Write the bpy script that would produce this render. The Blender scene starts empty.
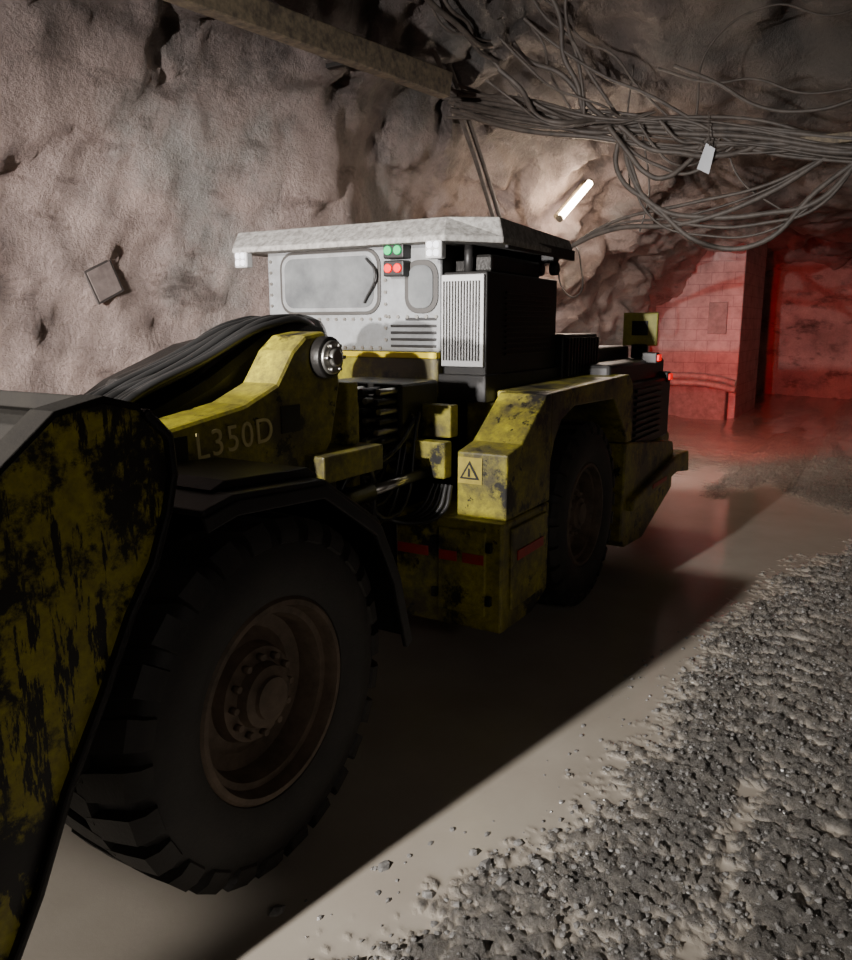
import bpy, bmesh, math, random
from mathutils import Vector, noise, Matrix
from mathutils.bvhtree import BVHTree
random.seed(7)
C=bpy.context.scene.collection
# ---------------------------------------------------------------- materials
def newmat(name):
    m=bpy.data.materials.new(name); m.use_nodes=True
    nt=m.node_tree; b=nt.nodes['Principled BSDF']; return m,nt,b
def N(nt,t,**k):
    n=nt.nodes.new(t)
    for a,v in k.items():
        if a in n.inputs: n.inputs[a].default_value=v
        else: setattr(n,a,v)
    return n
def L(nt,a,b): nt.links.new(a,b)
def coord(nt,scale=(1,1,1),rot=(0,0,0)):
    t=N(nt,'ShaderNodeTexCoord'); mp=N(nt,'ShaderNodeMapping'); mp.inputs['Scale'].default_value=scale; mp.inputs['Rotation'].default_value=rot
    L(nt,t.outputs['Object'],mp.inputs['Vector']); return mp.outputs['Vector']
def noiseT(nt,vec,scale,detail=6,rough=.6):
    n=N(nt,'ShaderNodeTexNoise'); n.inputs['Scale'].default_value=scale; n.inputs['Detail'].default_value=detail; n.inputs['Roughness'].default_value=rough
    L(nt,vec,n.inputs['Vector']); return n.outputs['Fac']
def ramp(nt,fac,stops):
    r=N(nt,'ShaderNodeValToRGB'); e=r.color_ramp.elements
    while len(e)<len(stops): e.new(.5)
    for i,(p,c) in enumerate(stops):
        e[i].position=p; e[i].color=(c[0],c[1],c[2],1) if hasattr(c,'__len__') else (c,c,c,1)
    L(nt,fac,r.inputs['Fac']); return r.outputs['Color']
def mix(nt,f,a,b,mode='MIX'):
    m=N(nt,'ShaderNodeMix'); m.data_type='RGBA'; m.blend_type=mode
    if isinstance(f,(int,float)): m.inputs[0].default_value=f
    else: L(nt,f,m.inputs[0])
    for i,x in ((6,a),(7,b)):
        if hasattr(x,'__len__'): m.inputs[i].default_value=(x[0],x[1],x[2],1)
        else: L(nt,x,m.inputs[i])
    return m.outputs[2]
def bump(nt,b,h,strength=.5,dist=.02):
    n=N(nt,'ShaderNodeBump'); n.inputs['Strength'].default_value=strength; n.inputs['Distance'].default_value=dist
    L(nt,h,n.inputs['Height']); L(nt,n.outputs['Normal'],b.inputs['Normal'])
def simple(name,col,rough=.6,metal=0,dirt=.35,dcol=(.03,.027,.024),sc=6,bs=.2):
    m,nt,b=newmat(name); v=coord(nt)
    f=noiseT(nt,v,sc,8,.7)
    k=ramp(nt,f,[(.35,dirt*1.6 if dirt<.6 else 1),(.65,dirt*.3)])
    L(nt,mix(nt,k,col,dcol),b.inputs['Base Color']); b.inputs['Roughness'].default_value=rough; b.inputs['Metallic'].default_value=metal
    bump(nt,b,noiseT(nt,v,60,4,.6),bs,.004); return m
def emis(name,col,s):
    m,nt,b=newmat(name); b.inputs['Base Color'].default_value=(*col,1); b.inputs['Emission Color'].default_value=(*col,1); b.inputs['Emission Strength'].default_value=s; return m

def rockmat():
    m,nt,b=newmat('rock'); v=coord(nt)
    a=noiseT(nt,v,.4,7,.62); c=noiseT(nt,v,2.2,10,.68); d=noiseT(nt,v,24,8,.75)
    vs=coord(nt,(.8,1,2.4),(0,.5,0)); e=noiseT(nt,vs,1.1,9,.65)
    col=ramp(nt,a,[(.3,(.25,.19,.175)),(.44,(.41,.325,.30)),(.52,(.50,.40,.37)),(.62,(.37,.36,.345)),(.75,(.31,.30,.285))])
    col=mix(nt,.7,col,ramp(nt,c,[(.3,(.35,.34,.34)),(.5,(.92,.9,.88)),(.72,(1.15,1.1,1.05))]),'MULTIPLY')
    col=mix(nt,.8,col,ramp(nt,e,[(.36,(.30,.26,.24)),(.45,(1,.98,.96)),(.6,(1,.98,.96)),(.7,(.6,.58,.57))]),'MULTIPLY')
    col=mix(nt,.4,col,ramp(nt,d,[(.3,.45),(.6,1.05)]),'MULTIPLY')
    # unlit ceiling painted in: rock darkens with height; dusty shotcrete on the walls
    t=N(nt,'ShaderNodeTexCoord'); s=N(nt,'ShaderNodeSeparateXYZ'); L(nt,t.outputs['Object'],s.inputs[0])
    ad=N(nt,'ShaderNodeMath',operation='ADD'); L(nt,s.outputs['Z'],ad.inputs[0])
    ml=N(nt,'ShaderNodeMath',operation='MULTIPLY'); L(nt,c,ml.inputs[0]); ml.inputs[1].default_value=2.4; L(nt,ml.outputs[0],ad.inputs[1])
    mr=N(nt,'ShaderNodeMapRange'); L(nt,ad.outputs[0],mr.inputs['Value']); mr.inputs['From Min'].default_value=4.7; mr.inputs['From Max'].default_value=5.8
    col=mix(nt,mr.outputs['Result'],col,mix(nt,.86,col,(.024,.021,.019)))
    L(nt,col,b.inputs['Base Color']); b.inputs['Roughness'].default_value=.55
    h=mix(nt,.25,mix(nt,.5,c,e),d)
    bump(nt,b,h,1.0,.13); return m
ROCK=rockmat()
def groundmat():
    m,nt,b=newmat('wet_mud'); v=coord(nt)
    at=N(nt,'ShaderNodeAttribute',attribute_name='dry'); f=at.outputs['Fac']
    g=noiseT(nt,v,45,8,.75); g2=noiseT(nt,v,1.2,5,.6); g3=noiseT(nt,v,5,6,.7)
    mud=ramp(nt,g2,[(.3,(.36,.315,.26)),(.7,(.44,.395,.33))])
    grav=ramp(nt,g,[(.35,(.045,.042,.039)),(.55,(.14,.131,.121)),(.74,(.34,.325,.305))])
    grav=mix(nt,ramp(nt,g3,[(.42,.1),(.7,.65)]),grav,(.25,.225,.19))
    L(nt,mix(nt,f,mud,grav),b.inputs['Base Color'])
    r=ramp(nt,f,[(0,.08),(1,.24)]); L(nt,r,b.inputs['Roughness'])
    hm=N(nt,'ShaderNodeMath',operation='MULTIPLY'); L(nt,g,hm.inputs[0]); 
    add=N(nt,'ShaderNodeMath',operation='ADD'); L(nt,f,add.inputs[0]); add.inputs[1].default_value=.02; L(nt,add.outputs[0],hm.inputs[1])
    bump(nt,b,hm.outputs[0],.85,.025); return m
GROUND=groundmat()
YEL=(.50,.44,.018)
def yellow(name,worn=.5,stretch=(1,1,1),sc=2.2,dark=(.015,.013,.011),grime=.75,rot=.6):
    m,nt,b=newmat(name); v=coord(nt); vs=coord(nt,stretch,(.0,rot,.0))
    a=noiseT(nt,v,sc,10,.72); s=noiseT(nt,vs,5,8,.7); fine=noiseT(nt,v,24,6,.7); big=noiseT(nt,v,1.6,8,.75)
    f1=ramp(nt,a,[(worn-.04,1),(worn+.015,0)])
    f2=ramp(nt,s,[(worn-.07,1),(worn-.045,0)])
    col=mix(nt,ramp(nt,fine,[(.35,.6),(.65,.05)]),YEL,(.10,.08,.03))
    col=mix(nt,ramp(nt,big,[(.42,grime),(.62,.05)]),col,(.055,.046,.032))
    col=mix(nt,f1,col,dark); col=mix(nt,f2,col,dark)
    L(nt,col,b.inputs['Base Color']); b.inputs['Roughness'].default_value=.42
    bump(nt,b,fine,.3,.006); return m
YELLOW=yellow('yellow_paint_worn',.45,grime=.92)
YBUCK=yellow('yellow_paint_scraped',.50,(3,1,.6),2.6,grime=.25,rot=.35)
BLACK=simple('black_metal',(.018,.018,.019),.45,.3,.3,(.04,.036,.032))
DARK=simple('dark_greasy_steel',(.028,.026,.024),.4,.5,.4,(.012,.011,.01),4,.5)
BUCKIN=simple('bucket_inner_steel',(.012,.011,.010),.9,0,.4,(.02,.018,.015),4,.5)
BUCKIN.node_tree.nodes['Principled BSDF'].inputs['Specular IOR Level'].default_value=.08
RUB=simple('tyre_rubber',(.018,.017,.016),.62,0,.4,(.045,.04,.034),5,.5)
RIM=simple('rusty_rim',(.21,.15,.105),.6,.2,.45,(.035,.028,.02),7,.5)
CABW=simple('cab_grey_paint',(.31,.325,.34),.5,0,.45,(.14,.135,.125),5,.3)
DUST=simple('dusty_roof_steel',(.50,.49,.46),.8,0,.55,(.13,.12,.11),22,.8)
SILV=simple('bare_steel',(.55,.54,.5),.3,.9,.3,(.15,.13,.1))
WHITEG=simple('light_grille_paint',(.55,.55,.55),.5,0,.2,(.3,.3,.3))
HOSE=simple('hose_rubber',(.025,.025,.025),.35,0,.2)
CABLE=simple('dusty_cable',(.03,.025,.022),.6,0,.5,(.11,.09,.075),9)
BEAM=simple('speckled_beam',(.24,.19,.12),.7,0,.6,(.06,.048,.036),14,.5)
RED=simple('red_reflective_tape',(.55,.03,.02),.4,0,.3)
def glassmat():
    m,nt,b=newmat('dusty_window_glass'); v=coord(nt)
    f=noiseT(nt,v,2.5,6,.6)
    L(nt,ramp(nt,f,[(.3,(.08,.085,.09)),(.7,(.23,.24,.24))]),b.inputs['Base Color']); b.inputs['Roughness'].default_value=.12; return m
GLASS=glassmat()
LEDW=emis('lamp_lens',(.9,.92,1),.6)
GREEN=emis('green_lens',(.0,.45,.12),.6)
REDL=emis('red_lens',(.8,.0,.0),1.2)
TUBE=emis('fluorescent_tube',(1,.78,.55),80)
# ---------------------------------------------------------------- helpers
def mobj(name,verts,faces,mat,parent=None,smooth=False):
    me=bpy.data.meshes.new(name); me.from_pydata(verts,[],faces); me.update()
    if smooth: me.polygons.foreach_set('use_smooth',[True]*len(me.polygons))
    me.materials.append(mat); o=bpy.data.objects.new(name,me); C.objects.link(o)
    if parent: o.parent=parent
    return o
def fixn(o):
    bm=bmesh.new(); bm.from_mesh(o.data); bmesh.ops.recalc_face_normals(bm,faces=bm.faces); bm.to_mesh(o.data); bm.free()
def bev(o,w,s=2):
    if w:
        m=o.modifiers.new('b','BEVEL'); m.width=w; m.segments=s; m.limit_method='ANGLE'; m.angle_limit=.6
def box(name,x0,x1,y0,y1,z0,z1,mat,p=None,b=.01):
    vs=[(x,y,z) for x in(x0,x1) for y in(y0,y1) for z in(z0,z1)]
    o=mobj(name,vs,[(0,1,3,2),(4,6,7,5),(0,4,5,1),(2,3,7,6),(0,2,6,4),(1,5,7,3)],mat,p); fixn(o); bev(o,b); return o
def prism(name,pts,y0,y1,mat,p=None,b=.012):
    n=len(pts); vs=[(x,y0,z) for x,z in pts]+[(x,y1,z) for x,z in pts]
    fs=[tuple(range(n)),tuple(range(2*n-1,n-1,-1))]+[(i,(i+1)%n,n+(i+1)%n,n+i) for i in range(n)]
    o=mobj(name,vs,fs,mat,p); fixn(o); bev(o,b); return o
def strip(name,pts,th,y0,y1,mat,p=None,b=.006):
    up=[];
    for i,(x,z) in enumerate(pts):
        a=Vector(pts[max(0,i-1)]); c=Vector(pts[min(len(pts)-1,i+1)]); d=(c-a).normalized()
        up.append((x-d.y*th,z+d.x*th))
    return prism(name,list(pts)+up[::-1],y0,y1,mat,p,b)
def cyl(name,a,b_,r,mat,p=None,seg=20,r2=None,bv=0):
    a=Vector(a); b_=Vector(b_); d=b_-a; q=d.to_track_quat('Z','Y'); r2=r if r2 is None else r2
    vs=[];
    for i in range(seg):
        t=2*math.pi*i/seg; vs.append(a+q@Vector((r*math.cos(t),r*math.sin(t),0)))
    for i in range(seg):
        t=2*math.pi*i/seg; vs.append(b_+q@Vector((r2*math.cos(t),r2*math.sin(t),0)))
    fs=[(i,(i+1)%seg,seg+(i+1)%seg,seg+i) for i in range(seg)]+[tuple(range(seg-1,-1,-1)),tuple(range(seg,2*seg))]
    o=mobj(name,vs,fs,mat,p)
    for f in o.data.polygons:
        if len(f.vertices)==4: f.use_smooth=True
    bev(o,bv); return o
def curve(name,paths,r,mat,p=None):
    cu=bpy.data.curves.new(name,'CURVE'); cu.dimensions='3D'; cu.bevel_depth=r; cu.bevel_resolution=3; cu.resolution_u=8
    for pts in paths:
        s=cu.splines.new('BEZIER'); s.bezier_points.add(len(pts)-1)
        for bp,q in zip(s.bezier_points,pts):
            bp.co=q; bp.handle_left_type=bp.handle_right_type='AUTO'
    cu.materials.append(mat); o=bpy.data.objects.new(name,cu); C.objects.link(o)
    if p: o.parent=p
    return o
def empty(name):
    o=bpy.data.objects.new(name,None); C.objects.link(o); return o
def lerp(tab,x):
    if x<=tab[0][0]: return tab[0][1]
    for (a,b),(c,d) in zip(tab,tab[1:]):
        if x<=c: return b+(d-b)*(x-a)/(c-a)
    return tab[-1][1]
def sst(a,b,x):
    t=max(0,min(1,(x-a)/(b-a))); return t*t*(3-2*t)
# ---------------------------------------------------------------- ground
def axis(segs):
    out=[segs[0][0]]
    for a,b,st in segs:
        n=max(1,round((b-a)/st)); out+= [a+(b-a)*(i+1)/n for i in range(n)]
    return out
YB=[(-5,1.9),(1.0,1.85),(1.87,1.6),(2.5,1.3),(3.1,1.12),(4.2,1.07),(6,1.0),(7.2,.85),(8.7,.25),(10,-.3),(14,-.6),(40,-3)]
def gh(x,y):
    p=Vector((x,y,0))
    n1=noise.noise(p*1.1); n2=noise.noise(p*4+Vector((9,3,1))); n3=noise.noise(p*2.1+Vector((2,8,3)))
    e=lerp(YB,x)+.14*n1+.08*n2-y
    h=-.020+.036*sst(-.35,.55,e)+.007*n3
    if x<9: h+=(.011*noise.noise(p*13)+.011*noise.noise(p*29))*sst(-.45,-.05,e)
    if x>8:
        t=sst(8,11,x)
        far=.03*noise.noise(Vector((x*.25,y*1.6,4)))+.014*noise.noise(Vector((x*.9,y*5,8)))+.045*sst(3.2,1.2,abs(x-12.5-.8*y))*.6
        if 13<x: far+=.02*math.sin(y*9+.6*math.sin(x))*.5
        h=h*(1-t)+far*t
    if x<9:
        h-=.022*math.exp(-((y-.40-.14*n1-.08*n2)/.09)**2)*sst(1.5,2.2,x)*(1-sst(3.4,4.2,x))*(.7+1.2*n2)
        tr=math.exp(-((y-.42)/.24)**4)*sst(3.9,4.6,x)*(1-sst(7,8.5,x))
        tr2=math.exp(-((y-.05)/.2)**4)*sst(2.2,3.,x)*(1-sst(4.4,5.,x))
        s=math.sin((x+.5*abs(y-.42)+.05*n2)*2*math.pi/.17)
        h-= (tr+.7*tr2)*(.002+.013*max(-.5,min(.5,s*2)))
    k=sst(-.01,.02,h)
    if k>0: h+=k*(.014*n2+.014*abs(noise.noise(p*11))+.03*(noise.noise(p*24)**2)*2+.016*noise.noise(p*48))
    return h
def make_ground():
    xs=axis([(-9,1,.5),(1,9,.017),(9,14,.05),(14,27,.2)]); ys=axis([(-9,-.6,.4),(-.6,2.2,.015),(2.2,6.2,.12)])
    vs=[];dry=[]
    for x in xs:
        for y in ys:
            h=gh(x,y); z=max(0,h); vs.append((x,y,z)); dry.append(sst(0,.016,z)*(1 if x<8 else 1-.75*sst(8,15,x)))
    ny=len(ys); fs=[(i*ny+j,(i+1)*ny+j,(i+1)*ny+j+1,i*ny+j+1) for i in range(len(xs)-1) for j in range(ny-1)]
    o=mobj('floor',vs,fs,GROUND,None,True)
    at=o.data.attributes.new('dry','FLOAT','POINT'); at.data.foreach_set('value',dry)
make_ground()
def stones(name,items,mat):
    bm=bmesh.new(); bmesh.ops.create_icosphere(bm,subdivisions=1,radius=1); bv=[v.co.copy() for v in bm.verts]; bf=[[v.index for v in f.verts] for f in bm.faces]; bm.free()
    vs=[];fs=[]
    for (x,y,z,s) in items:
        b=len(vs); R=Matrix.Rotation(random.random()*6.28,3,'Z')@Matrix.Rotation(random.random()*6.28,3,'X')
        sc=Vector((s*random.uniform(.8,1.4),s*random.uniform(.7,1.1),s*random.uniform(.5,.9)))
        for v in bv:
            w=R@(v*random.uniform(.75,1.15)); vs.append((x+w.x*sc.x,y+w.y*sc.y,z+w.z*sc.z))
        fs+=[[b+i for i in f] for f in bf]
    return mobj(name,vs,fs,mat)
GRAV=simple('grey_stone',(.34,.33,.315),.25,0,.45,(.08,.076,.072),30,.5)
it=[]
for i in range(12000):
    x=1.6+7.5*random.random()**1.4; y=random.uniform(-.5,1.6)
    if gh(x,y)>.003 and noise.noise(Vector((x*1.6,y*1.6,5)))>-.3+.5*random.random()-.25:
        s=.0035+.013*random.random()**3
        it.append((x,y,max(0,gh(x,y))+s*.1,s))
for i in range(160):
    x=random.uniform(1.9,5.5); y=lerp(YB,x)-random.uniform(-.18,.35); s=random.uniform(.004,.016); it.append((x,y,max(0,gh(x,y))+s*.1,s))
for x,y,s in ((2.25,1.32,.03),(2.5,1.2,.034),(2.55,1.28,.025),(2.7,1.15,.025),(2.45,1.1,.03),(2.3,1.55,.03),(1.9,1.75,.03),(2.6,1.02,.025)): it.append((x,y,max(0,gh(x,y))+s*.1,s))
stones('gravel_stones',it,GRAV)
# ---------------------------------------------------------------- tunnel rock shell
def facet(p,seed,bl=.3):
    d,pt=noise.voronoi(p)
    def h(c):
        k=Vector((noise.noise(c*3.7+Vector((seed,0,0))),noise.noise(c*3.7+Vector((0,seed,5))),noise.noise(c*3.7+Vector((7,0,seed)))))
        return k.dot(p-c)*1.6+.55*noise.noise(c*5.1+Vector((1,seed,2)))
    a=h(pt[0]); b=h(pt[1]); t=min(1,(d[1]-d[0])/bl)
    return a*(.5+.5*t)+b*(.5-.5*t)
def shell():
    xs=axis([(-9,2,.4),(2,13,.06),(13,17,.09),(17,26.5,.2)]); nv=230; vs=[]
    for x in xs:
        Yl=lerp([(-9,5.6),(8,5.65),(12,5.4),(16,5.3),(19,5.1),(27,5.1)],x); Yr=-8.5
        H=lerp([(-9,6.3),(7,6.3),(10,5.9),(12.5,4.9),(15,4.3),(27,4.4)],x)
        W=(Yl-Yr)/2; yc=(Yl+Yr)/2
        for j in range(nv):
            t=math.pi*( (j/(nv-1))**1.45 )
            c=math.cos(t); s=math.sin(t)
            y=yc+W*math.copysign(abs(c)**.36,c); z=-.4+(H+.4)*abs(s)**.62
            p=Vector((x,y,z)); d=Vector((0,2.2-y if y>0 else yc-y,1.8-z)).normalized()
            a=.40*noise.noise(p*.35+Vector((3,1,7)))
            wp=p+Vector((noise.noise(p*.9),noise.noise(p*.9+Vector((5,5,5))),noise.noise(p*.9+Vector((9,1,5)))))*.45
            rot=Vector((wp.x*.8+wp.z*.5,wp.y,wp.z*1.1-wp.x*.35))
            hi=min(1,max(z-3.9,(x-9)*.6,0)); k=.42+1.7*hi
            a+=.30*k*facet(rot*.62,3.1,.25)+.10*k*facet(rot*1.7+Vector((4,4,4)),8.7,.22)+(.022+.03*hi)*facet(rot*4.2+Vector((2,7,4)),5.7,.2)
            a+=.03*noise.fractal(p*3,1.0,2.0,4)
            if z>3.9 and x>8: a+=.3*abs(noise.noise(p*.8))
            vs.append(p+d*a*(1 if z>.2 else .6))
    fs=[(i*nv+j,i*nv+j+1,(i+1)*nv+j+1,(i+1)*nv+j) for i in range(len(xs)-1) for j in range(nv-1)]
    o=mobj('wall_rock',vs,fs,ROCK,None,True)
    for name,X,sg in (('wall_far',26,-1),('wall_near',-8.5,1)):
        w=[];n=60
        for i in range(n+1):
            for j in range(n+1):
                y=-9+15.3*i/n; z=-.4+7*j/n; p=Vector((X,y,z)); w.append((X+sg*(.5*noise.noise(p*.5)+.4*facet(p*.8,2)),y,z))
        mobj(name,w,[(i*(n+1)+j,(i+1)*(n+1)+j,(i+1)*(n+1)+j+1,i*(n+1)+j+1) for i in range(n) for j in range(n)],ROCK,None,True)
    return BVHTree.FromPolygons(vs,fs)
BV=shell()
def wall(x,z):
    h=BV.ray_cast(Vector((x,2.2,z)),Vector((0,1,0))); return (h[0],h[1])
def wally(x,z): return wall(x,z)[0].y
def brickmat():
    m,nt,b=newmat('painted_blocks'); t=N(nt,'ShaderNodeTexCoord'); sx=N(nt,'ShaderNodeSeparateXYZ'); cx=N(nt,'ShaderNodeCombineXYZ')
    L(nt,t.outputs['Object'],sx.inputs[0]); L(nt,sx.outputs['Y'],cx.inputs[0]); L(nt,sx.outputs['Z'],cx.inputs[1])
    br=N(nt,'ShaderNodeTexBrick'); L(nt,cx.outputs[0],br.inputs['Vector']); br.inputs['Scale'].default_value=1
    br.inputs['Brick Width'].default_value=.5; br.inputs['Row Height'].default_value=.25; br.inputs['Mortar Size'].default_value=.01
    br.inputs['Color1'].default_value=(.5,.47,.45,1); br.inputs['Color2'].default_value=(.46,.44,.42,1); br.inputs['Mortar'].default_value=(.36,.33,.32,1)
    n=noiseT(nt,t.outputs['Object'],3,8,.7)
    L(nt,mix(nt,.7,br.outputs['Color'],ramp(nt,n,[(.35,.45),(.6,1.0)]),'MULTIPLY'),b.inputs['Base Color']); b.inputs['Roughness'].default_value=.7
    bump(nt,b,br.outputs['Fac'],-.25,.015); return m
box('wall_block',19,22,3.05,5.6,-.2,4.6,brickmat(),None,.03)
box('trim_1',18.6,19.0,3.2,4.9,-.05,.75,simple('concrete_kerb',(.35,.33,.31),.7),None,.05)
sg=empty('wall_sign'); box('board',18.93,18.98,3.35,3.75,1.9,2.6,simple('sign_face',(.3,.28,.26),.5),sg,.005)
curve('floor_pipe',[[(17.8,5.0,.95),(18.2,4.2,1.0),(18.3,3.4,.95),(18.4,3.0,.85)],[(17.8,5.0,.80),(18.2,4.2,.84),(18.3,3.4,.80),(18.4,3.0,.7)]],.07,simple('pale_pipe',(.5,.45,.43),.5))
sg2=empty('rock_wall_sign'); wp,wn=wall(4.4,2.45)
if wn.y>0: wn=-wn
wn=(wn+Vector((0,-.4,0))).normalized(); ex=Vector((0,0,1)).cross(wn).normalized(); ez=wn.cross(ex)
def rotsq(name,s,off,mat):
    vs=[]
    for o2 in (off,off-.02):
        for a in (70,160,250,340): vs.append(wp+wn*o2+ex*s*math.cos(math.radians(a))+ez*s*math.sin(math.radians(a)))
    o=mobj(name,vs,[(0,1,2,3),(7,6,5,4)]+[(i,(i+1)%4,4+(i+1)%4,4+i) for i in range(4)],mat,sg2); fixn(o)
rotsq('board',.20,.018,simple('sign_edge',(.09,.075,.07),.7)); rotsq('face',.175,.022,simple('sign_dusty',(.33,.27,.25),.7,0,.5,(.15,.12,.11),10))
# ---------------------------------------------------------------- loader
LD=empty('underground_wheel_loader')
def tyre(tag,xc,yo,sgn):
    R=.70; W=.50; zc=R
    prof=[(.385,.05),(.40,.02),(.44,.005),(.52,-.005),(.60,.005),(.645,.03),(.665,.06),(.672,.25),(.665,.44),(.645,.47),(.60,.495),(.52,.505),(.44,.495),(.40,.48),(.385,.45)]
    seg=72; vs=[];
    for i in range(seg):
        t=2*math.pi*i/seg
        for r,y in prof: vs.append((xc+r*math.cos(t),yo+sgn*y,zc+r*math.sin(t)))
    n=len(prof); fs=[(i*n+j,i*n+j+1,((i+1)%seg)*n+j+1,((i+1)%seg)*n+j) for i in range(seg) for j in range(n-1)]
    NL=26
    for side in (0,1):
        for k in range(NL):
            t0=2*math.pi*(k+.5*side)/NL; w=.075
            def pt(r,y,dt): 
                yy=y if side==0 else W-y
                return (xc+r*math.cos(t0+dt),yo+sgn*yy,zc+r*math.sin(t0+dt))
            rows=[(.615,-.002,0),(.66,.004,0),(.700,.035,0),(.705,.14,.04),(.705,.27,.10)]
            low=[(.60,.02),(.63,.04),(.65,.06),(.65,.14),(.65,.27)]
            b=len(vs)
            for (r,y,sh),(r2,y2) in zip(rows,low):
                vs.extend([pt(r,y,sh-w),pt(r,y,sh+w),pt(r2,y2,sh+w*1.15),pt(r2,y2,sh-w*1.15)])
            for q in range(len(rows)-1):
                a=b+4*q; c=a+4
                for e in range(4): fs.append((a+e,a+(e+1)%4,c+(e+1)%4,c+e))
            fs.append((b,b+1,b+2,b+3)); e=b+4*(len(rows)-1); fs.append((e+3,e+2,e+1,e))
    o=mobj('tyre_'+tag,vs,fs,RUB,LD,True); fixn(o); m=o.modifiers.new('e','EDGE_SPLIT'); m.split_angle=.6
    rp=[(.40,.03),(.385,.015),(.365,.015),(.355,.04),(.35,.07),(.325,.075),(.315,.10),(.305,.17),(.25,.19),(.20,.17),(.185,.12),(.13,.11),(.12,.07),(.085,.06),(.08,.045),(0,.045)]
    vs=[]; seg=64; n=len(rp)
    for i in range(seg):
        t=2*math.pi*i/seg
        for r,y in rp: vs.append((xc+r*math.cos(t),yo+sgn*y,zc+r*math.sin(t)))
    fs=[(i*n+j,i*n+j+1,((i+1)%seg)*n+j+1,((i+1)%seg)*n+j) for i in range(seg) for j in range(n-1)]
    o=mobj('rim_'+tag,vs,fs,RIM,LD,True); fixn(o); m=o.modifiers.new('e','EDGE_SPLIT'); m.split_angle=.6
    for k in range(12):
        t=2*math.pi*k/12; x=xc+.155*math.cos(t); z=zc+.155*math.sin(t)
        cyl('wheel_nut',(x,yo+sgn*.12,z),(x,yo+sgn*.085,z),.014,RIM,LD,6)
for tag,x in (('front',2.12),('rear',5.6)):
    tyre(tag+'_near',x,1.88,1); tyre(tag+'_far',x,4.42,-1)
    cyl('axle_'+tag,(x,2.3,.7),(x,4.0,.7),.16,DARK,LD)
# bucket: curved back, side cheeks swept forward to the lip
BP=[(.94,.30),(1.05,.36),(1.14,.51),(1.26,.77),(1.40,1.0),(1.52,1.22),(1.62,1.36),(1.685,1.51),(1.72,1.635),(1.71,1.765),(1.62,1.855),(1.49,1.89)]
FE=[(1.33,1.86),(1.15,1.72),(1.02,1.3),(.90,.92),(.74,.66),(.4,.52),(-.1,.46),(-.55,.43)]
BS=BP+FE+[(-.6,.38),(.2,.31)]
prism('bucket_side_near',BS,1.955,2.03,YBUCK,LD,.012)
prism('bucket_side_far',BS,4.27,4.345,YBUCK,LD,.012)
strip('bucket_shell',[(x-.02,z+.01) for x,z in [(-.6,.38),(.2,.31),(.6,.30)]+BP],.05,2.0,4.30,BUCKIN,LD)
strip('bucket_edge_wear_bar',[(x+.012,z) for x,z in BP[:-1]],.03,1.93,1.975,DARK,LD,.01)
strip('bucket_cheek_dark_strip',[(x-.012,z+.012) for x,z in BP[-2:]+FE],.02,1.94,2.045,BUCKIN,LD,.004)  # dark strip added over the cheek edge so it looks unlit
prism('bucket_cutting_edge',[(-.75,.36),(-.55,.44),(-.4,.42),(-.5,.34)],1.93,4.37,DARK,LD,.005)
# boom arms
BM=[(1.5,1.15),(1.45,1.3),(1.6,1.55),(1.9,1.645),(2.2,1.69),(2.64,1.75),(2.86,1.83),(2.98,1.98),(3.08,2.05),(3.24,2.07),(3.34,1.98),(3.36,1.8),(3.28,1.5),(3.16,1.38),(2.6,1.36),(2.2,1.38),(1.8,1.35)]
prism('boom_arm_near',BM,2.5,2.72,YELLOW,LD,.02)
prism('boom_arm_far',[(x,min(z,1.60)) if z>1.6 else (x,z) for x,z in BM if not (2.0<x<3.2 and z>1.7)],3.58,3.8,YELLOW,LD,.02)
cyl('boom_pin_boss',(3.21,2.44,1.94),(3.21,2.52,1.94),.105,DARK,LD,28,bv=.01)
cyl('boom_pin_ring',(3.21,2.425,1.94),(3.21,2.45,1.94),.085,SILV,LD,28,bv=.008)
cyl('boom_pin_cap',(3.21,2.40,1.94),(3.21,2.43,1.94),.045,SILV,LD,20,bv=.008)
for k in range(6):
    t=k*math.pi/3; cyl('pin_bolt',(3.21+.066*math.cos(t),2.405,1.94+.066*math.sin(t)),(3.21+.066*math.cos(t),2.43,1.94+.066*math.sin(t)),.01,SILV,LD,6)
fc=bpy.data.curves.new('boom_stencil_text','FONT'); fc.body='L350D'; fc.size=.165; fc.extrude=.003; fc.space_character=1.12
fo=bpy.data.objects.new('boom_stencil_text',fc); C.objects.link(fo); fo.parent=LD; fo.location=(2.33,2.494,1.54); fo.rotation_euler=(math.pi/2,-.06,0)
fc.materials.append(simple('faded_stencil',(.70,.60,.25),.6,0,.2,(.25,.2,.08),20))
box('stencil_block_1',2.19,2.29,2.494,2.5,1.54,1.65,BLACK,LD,0); box('stencil_block_2',2.88,3.02,2.494,2.5,1.59,1.72,BLACK,LD,0)
cyl('dump_cylinder_barrel',(3.6,3.15,2.02),(2.5,3.15,1.72),.14,DARK,LD,24,bv=.02)
cyl('dump_cylinder_rod',(2.5,3.15,1.72),(1.6,3.15,1.45),.06,SILV,LD)
prism('hose_cover',[(2.15,1.55),(2.3,1.72),(2.7,1.86),(3.1,2.06),(3.45,2.16),(3.62,2.14),(3.72,1.95),(3.6,1.6),(2.9,1.5)],2.78,3.05,DARK,LD,.06)
prism('cylinder_guard',[(2.05,1.5),(2.15,1.62),(2.55,1.84),(3.0,2.0),(3.3,2.05),(3.4,1.9),(2.9,1.5)],2.95,3.4,DARK,LD,.07)
hp=[]
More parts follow.
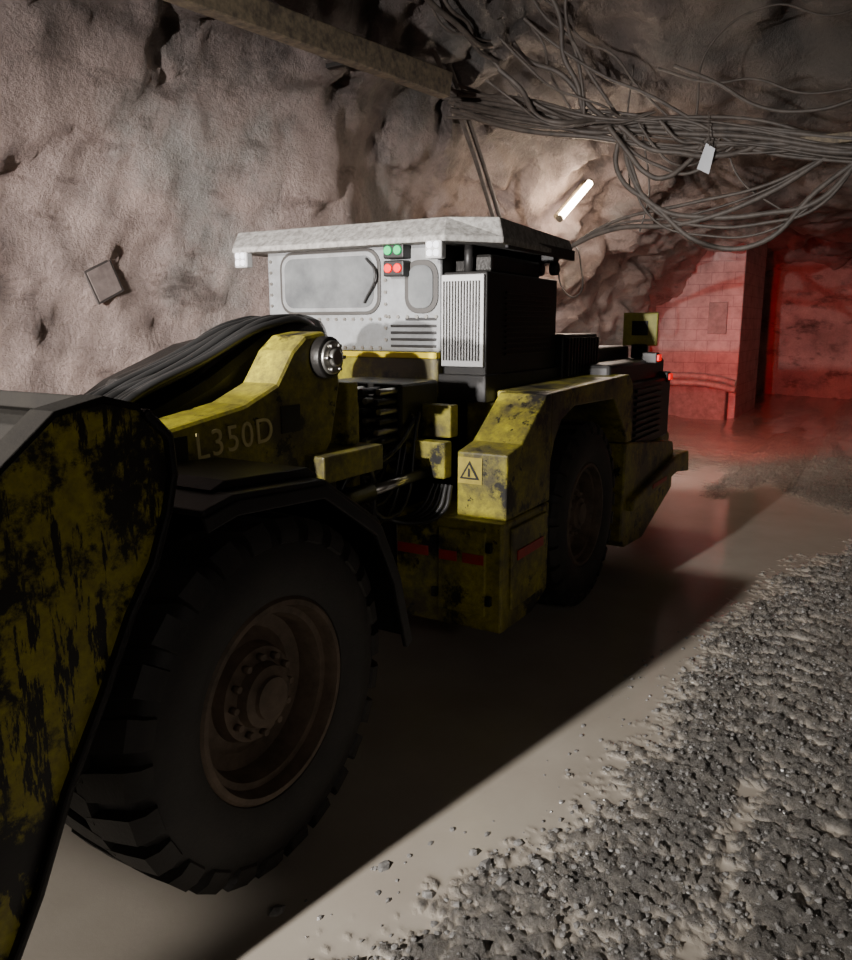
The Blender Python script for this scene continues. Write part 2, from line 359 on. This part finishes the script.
for k in range(9):
    o=.035*k
    hp.append([(1.8,2.76+o,1.5),(2.2,2.78+o,1.74+.03*random.random()),(2.7,2.8+o,1.90+.04*random.random()),(3.15,2.78+o,2.07+.05*random.random()),(3.5,2.8+o,2.10),(3.75,2.85+o,1.85),(3.8,2.85+o,1.5)])
curve('boom_hoses',hp,.02,HOSE,LD)
# front frame
box('front_frame',1.8,3.3,2.48,3.82,.5,1.34,DARK,LD,.03)
TP=[(2.9,1.2),(3.0,1.9),(3.2,2.0),(3.5,1.93),(3.78,1.5),(3.68,1.1)]
prism('pivot_tower_near',TP,2.76,2.84,YELLOW,LD,.01)
prism('pivot_tower_far',TP,3.46,3.54,YELLOW,LD,.01)
box('tower_shelf',3.05,3.58,2.38,2.78,1.32,1.46,YELLOW,LD,.01)
box('tower_bracket',3.42,3.52,2.5,2.76,1.46,1.8,YELLOW,LD,.01)
box('tower_bracket_plate',3.54,3.60,2.55,2.80,1.2,1.68,YELLOW,LD,.01)
box('articulation_upper',3.25,4.2,2.7,3.6,1.15,1.32,DARK,LD,.02); box('articulation_lower',3.25,4.2,2.7,3.6,.45,.62,DARK,LD,.02)
cyl('articulation_pin',(3.72,3.15,.4),(3.72,3.15,1.4),.11,DARK,LD)
cyl('steering_cylinder_barrel',(3.0,2.46,1.18),(3.5,2.42,1.2),.055,DARK,LD); cyl('steering_cylinder_rod',(3.5,2.42,1.2),(4.05,2.4,1.22),.03,SILV,LD)
FG=[(1.76,1.49),(1.9,1.52),(2.38,1.49),(2.74,1.26),(2.88,1.0),(2.98,.66)]
strip('front_mudguard',FG,.025,1.86,2.47,BLACK,LD)
strip('front_mudguard_flange',[(x*.985+.03,z-.05) for x,z in FG],.055,1.85,1.875,BLACK,LD)
prism('mudguard_top_plate',[(1.88,1.55),(1.95,1.575),(2.4,1.55),(2.46,1.51)],1.95,2.45,BLACK,LD,.006)
box('valve_block',3.95,4.4,2.50,3.1,1.40,1.76,DARK,LD,.02)
for i in range(6):
    for j in range(4):
        z=1.43+.058*i; y=2.54+.11*j
        cyl('valve_spool',(3.80-.1*random.random(),y,z),(3.96,y,z),.020,SILV if (i+j)%2 else BLACK,LD,10,bv=.004)
box('valve_bank_bracket',4.02,4.11,2.24,2.66,1.20,1.42,YELLOW,LD,.01)
box('cross_member_yellow',4.2,4.3,2.3,3.3,1.42,1.62,YELLOW,LD,.01)
hp=[]
for k in range(26):
    y=2.44+.022*k; z=1.25+.35*random.random()
    hp.append([(3.25,y+.1,1.0+.4*random.random()),(3.5,y+random.uniform(-.05,.1),z),(3.75,y+random.uniform(-.05,.1),.9+.5*random.random()),(4.1,y,1.0+.6*random.random())])
curve('articulation_hoses',hp,.013,HOSE,LD)
# rear frame
box('rear_frame',4.1,8.0,2.64,3.66,.42,1.6,DARK,LD,.03)
for (a,sg_,tag) in ((1.88,1,'near'),(4.42,-1,'far')):
    def P2(n,pts,y0,y1,mat,b=.012):
        q=sorted((a+sg_*y0,a+sg_*y1)); prism(n+'_'+tag,pts,q[0],q[1],mat,LD,b)
    P2('side_box_lower',[(4.07,.28),(4.07,.96),(4.80,.96),(4.80,.36),(4.55,.27)],0,.74,YELLOW,.015)
    P2('side_box_upper',[(4.12,.965),(4.12,1.36),(4.32,1.40),(4.70,1.67),(4.80,1.67),(4.80,.965)],0,.33,YELLOW)
    P2('rear_fender',[(4.79,1.672),(6.5,1.70),(6.62,1.62),(6.66,1.13),(6.50,1.13),(6.42,1.25),(6.10,1.53),(5.22,1.55),(4.98,1.48),(4.86,1.35),(4.79,1.2)],.0,.62,YELLOW)
    P2('rear_side_panel',[(6.46,.28),(6.5,1.12),(6.62,1.12),(8.15,.94),(8.2,.84),(8.2,.45),(7.15,.16),(6.6,.2)],0,.6,YELLOW,.015)
prism('rear_bumper',[(6.6,.52),(6.6,.62),(8.2,.80),(8.65,.78),(8.7,.55),(8.2,.62)],1.82,4.48,YELLOW,LD,.02)
box('rear_end_block',8.1,8.5,2.0,4.3,.45,1.0,YELLOW,LD,.03)
box('tool_box_door',4.18,4.72,1.862,1.882,.40,.91,YELLOW,LD,.008)
box('tool_box_door_front',4.05,4.072,1.98,2.3,.38,.90,YELLOW,LD,.008)
for (y0,y1) in ((1.94,1.975),(2.31,2.345)):
    for z in (.45,.78): box('door_hinge',4.04,4.07,y0,y1,z,z+.06,DARK,LD,.004)
box('red_tape_1',4.043,4.05,1.99,2.13,.70,.76,RED,LD,0); box('red_tape_2',4.043,4.05,2.17,2.29,.70,.76,RED,LD,0); box('red_tape_3',4.25,4.65,1.855,1.862,.70,.76,RED,LD,0); box('red_tape_4',4.062,4.07,2.38,2.6,.70,.76,RED,LD,0)
box('red_tape_5',7.2,7.7,1.812,1.818,.62,.66,RED,LD,0)
tri=lambda s:[(4.108,2.12-s,1.235-s*.55),(4.108,2.12+s,1.235-s*.55),(4.108,2.12,1.235+s*1.15)]
mobj('warning_label',[(4.113,2.04,1.17),(4.113,2.2,1.17),(4.113,2.2,1.33),(4.113,2.04,1.33)],[(0,1,2,3)],simple('label_yellow',(.5,.40,.06),.4),LD)
mobj('warning_label_triangle',tri(.066),[(0,1,2)],BLACK,LD)
mobj('warning_label_inner',[(4.104,)+v[1:] for v in tri(.045)],[(0,1,2)],simple('label_yellow2',(.5,.40,.06),.4),LD)
mobj('warning_label_mark',[(4.10,2.112,1.215),(4.10,2.128,1.215),(4.10,2.126,1.265),(4.10,2.114,1.265)],[(0,1,2,3)],BLACK,LD)
hp=[[(4.10,2.24+.03*k,1.15),(4.02,2.25+.04*k,1.0),(3.95,2.4+.04*k,.93),(3.8,2.6,.98)] for k in range(5)]
curve('side_hoses',hp,.014,HOSE,LD)
# engine compartment
box('engine_hood',6.35,8.1,2.0,4.3,1.55,1.78,BLACK,LD,.03)
box('engine_side',6.66,8.12,1.93,4.37,1.0,1.6,BLACK,LD,.03)
for k in range(9):
    box('engine_louvre',6.85,7.7,1.905,1.935,1.08+.055*k,1.105+.055*k,DARK,LD,.004)
box('cooler_body',5.95,6.75,2.25,3.6,1.65,2.03,BLACK,LD,.02)
for k in range(11):
    box('cooler_fin',5.98+.07*k,6.01+.07*k,2.22,2.27,1.70,2.0,DARK,LD,.004)
box('hood_hump',6.8,7.9,2.3,3.9,1.75,1.9,BLACK,LD,.03)
cyl('exhaust',(6.9,2.6,1.75),(6.9,2.6,2.0),.09,DARK,LD)
FLAP=simple('dull_yellow_green',(.45,.42,.06),.5)
box('rear_flap',7.88,7.92,2.03,2.37,1.90,2.22,FLAP,LD,.01); box('rear_flap_post',7.88,7.92,2.12,2.28,1.74,1.92,DARK,LD,.004)
box('rear_flap_mark',7.872,7.88,2.12,2.28,2.0,2.14,DARK,LD,.004)
for i,(x,z) in enumerate(((7.5,1.80),(7.97,1.60))):
    box('tail_lamp_housing_%d'%i,x-.05,x+.05,1.91,2.05,z-.05,z+.05,BLACK,LD,.01); box('tail_lamp_lens_%d'%i,x-.04,x+.055,1.89,1.95,z-.03,z+.03,REDL,LD,.008)
# side black box with grille
box('electrical_box',4.67,5.90,2.3,2.62,1.63,2.44,BLACK,LD,.015)
box('electrical_box_base',4.63,5.95,2.28,2.66,1.60,1.78,BLACK,LD,.01)
box('grille_frame',4.645,4.675,2.31,2.62,1.83,2.42,WHITEG,LD,.006)
for k in range(13):
    y=2.335+.0215*k
    box('grille_slot',4.635,4.647,y,y+.008,1.87,2.38,DARK,LD,0)
for k in range(12):
    box('box_louvre',4.95,5.75,2.285,2.30,1.9+.037*k,1.915+.037*k,DARK,LD,.003)
# cab
box('cab_body',4.70,6.1,2.64,4.10,1.62,2.66,BLACK,LD,.02)
box('cab_front_panel',4.655,4.70,2.63,4.12,1.92,2.70,CABW,LD,.02)
box('cab_skirt_yellow',4.62,4.70,2.63,4.12,1.62,1.885,YELLOW,LD,.01)
box('cab_skirt_stripe',4.60,4.66,2.63,3.6,1.88,1.92,simple('bright_yellow',(.8,.62,.01),.5,0,.1),LD,.004)
def rrect(name,x,y0,y1,z0,z1,r,th,mat,grow=0):
    pts=[]
    y0-=grow;y1+=grow;z0-=grow;z1+=grow;r+=grow
    for cy,cz,a0 in ((y1-r,z1-r,0),(y0+r,z1-r,90),(y0+r,z0+r,180),(y1-r,z0+r,270)):
        for k in range(7):
            a=math.radians(a0+15*k); pts.append((cy+r*math.cos(a),cz+r*math.sin(a)))
    n=len(pts); vs=[(x,y,z) for y,z in pts]+[(x-th,y,z) for y,z in pts]
    o=mobj(name,vs,[tuple(range(n)),tuple(range(2*n-1,n-1,-1))]+[(i,(i+1)%n,n+(i+1)%n,n+i) for i in range(n)],mat,LD); fixn(o); bev(o,.004); return o
GASK=simple('window_gasket',(.06,.055,.05),.5)
rrect('window_large_seal',4.656,3.13,3.96,2.20,2.59,.09,.012,GASK,.03); rrect('window_large_trim',4.650,3.13,3.96,2.20,2.59,.09,.012,CABW,.008); rrect('window_large_glass',4.648,3.15,3.94,2.22,2.57,.08,.014,GLASS)
rrect('window_small_seal',4.656,2.67,2.88,2.20,2.50,.08,.012,GASK,.024); rrect('window_small_glass',4.648,2.68,2.87,2.21,2.49,.075,.014,GLASS)
curve('window_wiper',[[(4.62,3.2,2.55),(4.61,3.12,2.45),(4.62,3.22,2.25)]],.008,BLACK,LD)
for i in range(5):
    box('cab_slot',4.645,4.657,2.66,3.02 if i<4 else 2.9,1.95+.045*i,1.968+.045*i,BLACK,LD,.003)
for y in [2.66+.075*k for k in range(19)]:
    for z in ((1.945,2.14) if y>3.05 else (2.155,)):
        cyl('cab_rivet',(4.657,y,z),(4.643,y,z),.012,SILV,LD,8)
for z in [2.0+.08*k for k in range(8)]:
    cyl('cab_rivet',(4.657,4.08,z),(4.643,4.08,z),.012,SILV,LD,8)
    cyl('cab_rivet',(4.657,3.06,z),(4.643,3.06,z),.012,SILV,LD,8)
def roof():
    b=[(4.50,2.52),(4.50,4.32),(6.25,4.32),(6.25,2.30),(4.82,2.26)]
    t=[(4.68,2.60),(4.68,4.42),(6.2,4.42),(6.2,2.33),(4.86,2.31)]
    vs=[(x,y,2.62) for x,y in b]+[(x,y,2.655) for x,y in b]+[(x,y,2.79 if x<5 else 2.76) for x,y in t]
    fs=[(4,3,2,1,0),(10,11,12,13,14)]
    for k in (0,5):
        for i in range(5): fs.append((k+i,k+(i+1)%5,k+5+(i+1)%5,k+5+i))
    o=mobj('cab_roof',vs,fs,DUST,LD); fixn(o); bev(o,.008)
roof()
box('roof_side_rail',4.95,6.22,2.285,2.31,2.60,2.68,BLACK,LD,.006)
def lamp(name,x,y,z,s=.05,mat=LEDW):
    box(name+'_housing',x,x+.07,y-s-.01,y+s+.01,z-s-.01,z+s+.01,WHITEG,LD,.012); 
    for i in (-1,1):
        for j in (-1,1):
            cyl(name+'_led',(x-.006,y+i*s*.5,z+j*s*.5),(x+.01,y+i*s*.5,z+j*s*.5),s*.42,mat,LD,12)
lamp('work_lamp_right',4.50,2.60,2.575); lamp('work_lamp_left',4.50,4.24,2.575)
for nm,z,m in (('green_signal_lamp',2.585,GREEN),('red_signal_lamp',2.47,REDL)):
    box(nm+'_housing',4.56,4.655,2.86,3.02,z-.052,z+.052,BLACK,LD,.01)
    cyl(nm+'_1',(4.54,2.90,z),(4.57,2.90,z),.03,m,LD,16,bv=.006); cyl(nm+'_2',(4.54,2.975,z),(4.57,2.975,z),.03,m,LD,16,bv=.006)
for y in (2.34,2.46):
    cyl('rear_work_lamp',(5.85,y-.06,2.52),(5.85,y+.0,2.52),.05,BLACK,LD,16,bv=.01)
box('rear_lamp_bracket',5.8,5.9,2.3,2.6,2.56,2.63,BLACK,LD,.005)
for x in (4.80,5.2,5.6): cyl('roof_post',(x,2.5,2.42),(x,2.5,2.64),.03,BLACK,LD,10)
box('aircon_unit',4.85,5.7,2.36,2.64,2.44,2.56,DARK,LD,.02)
# ---------------------------------------------------------------- overhead stuff
bm_=empty('overhead_timber_beam')
prism('beam_plank',[(2.9,4.15),(2.9,4.33),(7.92,4.72),(7.85,4.46)],4.33,4.46,BEAM,bm_,.01)
for x in (6.5,): box('beam_bracket',x-.03,x+.03,4.46,wally(x,4.4)+.05,4.48,4.52,DARK,bm_,.005)
random.seed(3)
curve('wall_pipes',[[(7.0,4.7,6.0),(8.1,4.75,5.2),(9.1,4.75,4.3),(10.0,4.8,3.4)],[(7.3,4.7,6.0),(8.4,4.75,5.2),(9.4,4.75,4.2),(10.3,4.8,3.3)]],.028,CABLE)
cb=[]
U=random.uniform
def catenary(a,b,sag,n=7,j=.06):
    a=Vector(a);b=Vector(b);pts=[]
    for i in range(n):
        t=i/(n-1); p=a.lerp(b,t); p.z-=sag*4*t*(1-t); 
        if 0<i<n-1: p+=Vector((U(-j,j),U(-j,j),U(-j,j)))
        pts.append(tuple(p))
    return pts
TR=[(8.5,4.65,4.62),(9.2,4.15,4.55),(9.6,3.25,4.38),(9.7,2.4,4.27),(9.7,1.65,4.12),(9.7,.65,3.88),(9.7,-.3,3.75)]
for k in range(19):
    s=U(.5,1.5); oy=U(-.12,.12); oz=U(-.14,.14)
    cb.append([(x+U(-.07,.07),y+oy+U(-.1,.1),z+oz+U(-.08,.08)*s) for x,y,z in TR])
for k in range(7):
    s0=U(0,1); cb.append(catenary((9.0+U(-.2,.2),4.9-1.6*s0,6.0-.2*s0),(9.7,2.9+U(-1.0,.7),4.35+U(-.1,.1)),U(-.1,.3),6,.08))
for k in range(4):
    cb.append(catenary((6.6+.3*k,4.5,5.9),(8.8,4.3+U(-.3,.3),5.1+U(-.3,.3)),U(.1,.4)))
    cb.append(catenary((8.8,4.4+U(-.3,.2),5.1+U(-.3,.3)),(9.7,3.0+U(-.4,.3),4.5),U(.1,.4)))
for k in range(5):
    a=U(2.4,3.2); b=a-U(.8,1.8); cb.append(catenary((9.5,a,4.35),(9.7,b,4.15),U(.2,.5),6,.05))
for k in range(2):
    cb.append(catenary((9.5,2.4+U(-.4,.4),4.9),(9.7,U(-.2,.6),4.6+U(-.2,.2)),U(.0,.4),6,.08))
for k in range(3):
    cb.append([(10.2,4.15+.04*k,2.95-.05*k),(9.9,3.2,3.25+.04*k),(9.7,2.2,3.3+.07*k+U(-.05,.05)),(9.7,1.4,3.5+.05*k),(9.7,.8,3.85)])
for k in range(4):
    cb.append([(9.7,3.05+U(-.1,.1),4.4),(9.7,2.98+U(-.1,.1),3.9),(9.7,2.6,3.4+U(-.1,.1)),(9.7,2.0,3.0+.1*k),(9.7,1.4,3.0+.1*k),(9.7,.9,3.4+U(-.1,.1)),(9.7,.5,3.8)])
curve('hanging_cables',cb[::3],.014,CABLE); curve('hanging_cables',cb[1::3],.020,CABLE); curve('hanging_cables',cb[2::3],.030,CABLE)
curve('hanging_wire_loops',[[(9.9,3.0,5.1),(9.9,3.05,4.4),(10,3.0,3.7)],[(9.7,2.2,4.4),(9.7,2.1,5.1),(9.7,1.5,5.4),(9.7,.9,5.2),(9.7,.4,5.3)],[(11,4.3,3.0),(11,4.2,2.6),(11,4.0,2.5),(11,3.95,2.9),(11,4.1,3.2),(11,4.3,3.0)],[(9.7,2.8,4.3),(9.75,2.7,3.6),(9.8,2.8,3.2)],[(9.7,1.9,4.2),(9.75,1.7,3.7),(9.7,1.2,3.3)]],.011,CABLE)
tg=empty('hanging_tag'); mobj('tag_card',[(9.5,2.11,3.80),(9.5,1.98,3.73),(9.5,1.93,3.99),(9.5,2.03,4.06)],[(0,1,2,3)],simple('tag_white',(.5,.52,.55),.5,0,.1),tg)
curve('tag_string',[[(9.5,1.99,4.02),(9.6,2.05,4.4)]],.006,CABLE,tg)
rb=empty('cable_bracket'); box('bracket_bar',9.65,9.75,.2,1.15,3.95,4.05,BEAM,rb,.01)
tl=empty('fluorescent_lamp')
a=Vector((11,4.28,3.585)); b=Vector((11.73,4.125,4.14))
cyl('tube',a,b,.048,TUBE,tl,14); q=Vector((.16,.12,.04)); cyl('tube_housing',a+q,b+q,.05,BEAM,tl,10)
cyl('tube_cap_1',a-(b-a)*.04,a,.05,BEAM,tl,12); cyl('tube_cap_2',b,b+(b-a)*.04,.05,BEAM,tl,12)
# ---------------------------------------------------------------- lights
def light(name,kind,loc,energy,col=(1,1,1),size=.1,target=None,angle=60,blend=.5):
    l=bpy.data.lights.new(name,kind); l.energy=energy; l.color=col
    if kind in('POINT','SPOT'): l.shadow_soft_size=size
    if kind=='SPOT': l.spot_size=math.radians(angle); l.spot_blend=blend
    o=bpy.data.objects.new(name,l); C.objects.link(o); o.location=loc
    if target: o.rotation_euler=(Vector(target)-Vector(loc)).to_track_quat('-Z','Y').to_euler()
    return o
light('floodlight','SPOT',(-3.6,3.0,3.7),4600,(1,.95,.90),.07,(4.5,2.8,.6),62,.9)
light('vehicle_headlight','SPOT',(-3.6,3.1,2.35),6000,(1,.95,.92),.07,(4.5,4.3,2.1),60,1)
light('low_headlight','SPOT',(-3.2,2.6,.70),2600,(1,.94,.88),.03,(1.3,2.5,0),17,.8)
light('pink_wall_fill','SPOT',(-2.0,4.4,1.2),260,(1,.45,.40),.1,(3.6,5.5,1.9),55,1)  # added pink fill to tint the left rock wall, no fixture behind it
light('tail_light_glow','SPOT',(8.9,2.0,1.5),3000,(1,.0,.0),.1,(19,2.3,1.0),42,1)
light('rear_floor_fill','SPOT',(8.6,2.6,1.9),620,(1,.80,.74),.1,(14,2.9,.3),76,1)  # added fill brightening the floor and block wall behind the loader
light('tube_light','POINT',(11.3,3.8,3.7),110,(1,.80,.66),.3)
light('camera_side_fill','POINT',(-1.5,-5.5,3.8),140,(1,.93,.85),.5)  # unseen fill added behind the camera to lift the loader's dark side
w=bpy.data.worlds.new('World'); bpy.context.scene.world=w; w.use_nodes=True; w.node_tree.nodes['Background'].inputs[0].default_value=(.01,.01,.01,1)
# ---------------------------------------------------------------- camera
cd=bpy.data.cameras.new('camera'); cam=bpy.data.objects.new('camera',cd); C.objects.link(cam)
cd.sensor_fit='HORIZONTAL'; cd.sensor_width=36; cd.lens=36*790/852; cam.location=(0,0,2.1)
cam.rotation_euler=Vector((.8616*.9813,.5075*.9813,-.1925)).to_track_quat('-Z','Y').to_euler()
bpy.context.scene.camera=cam
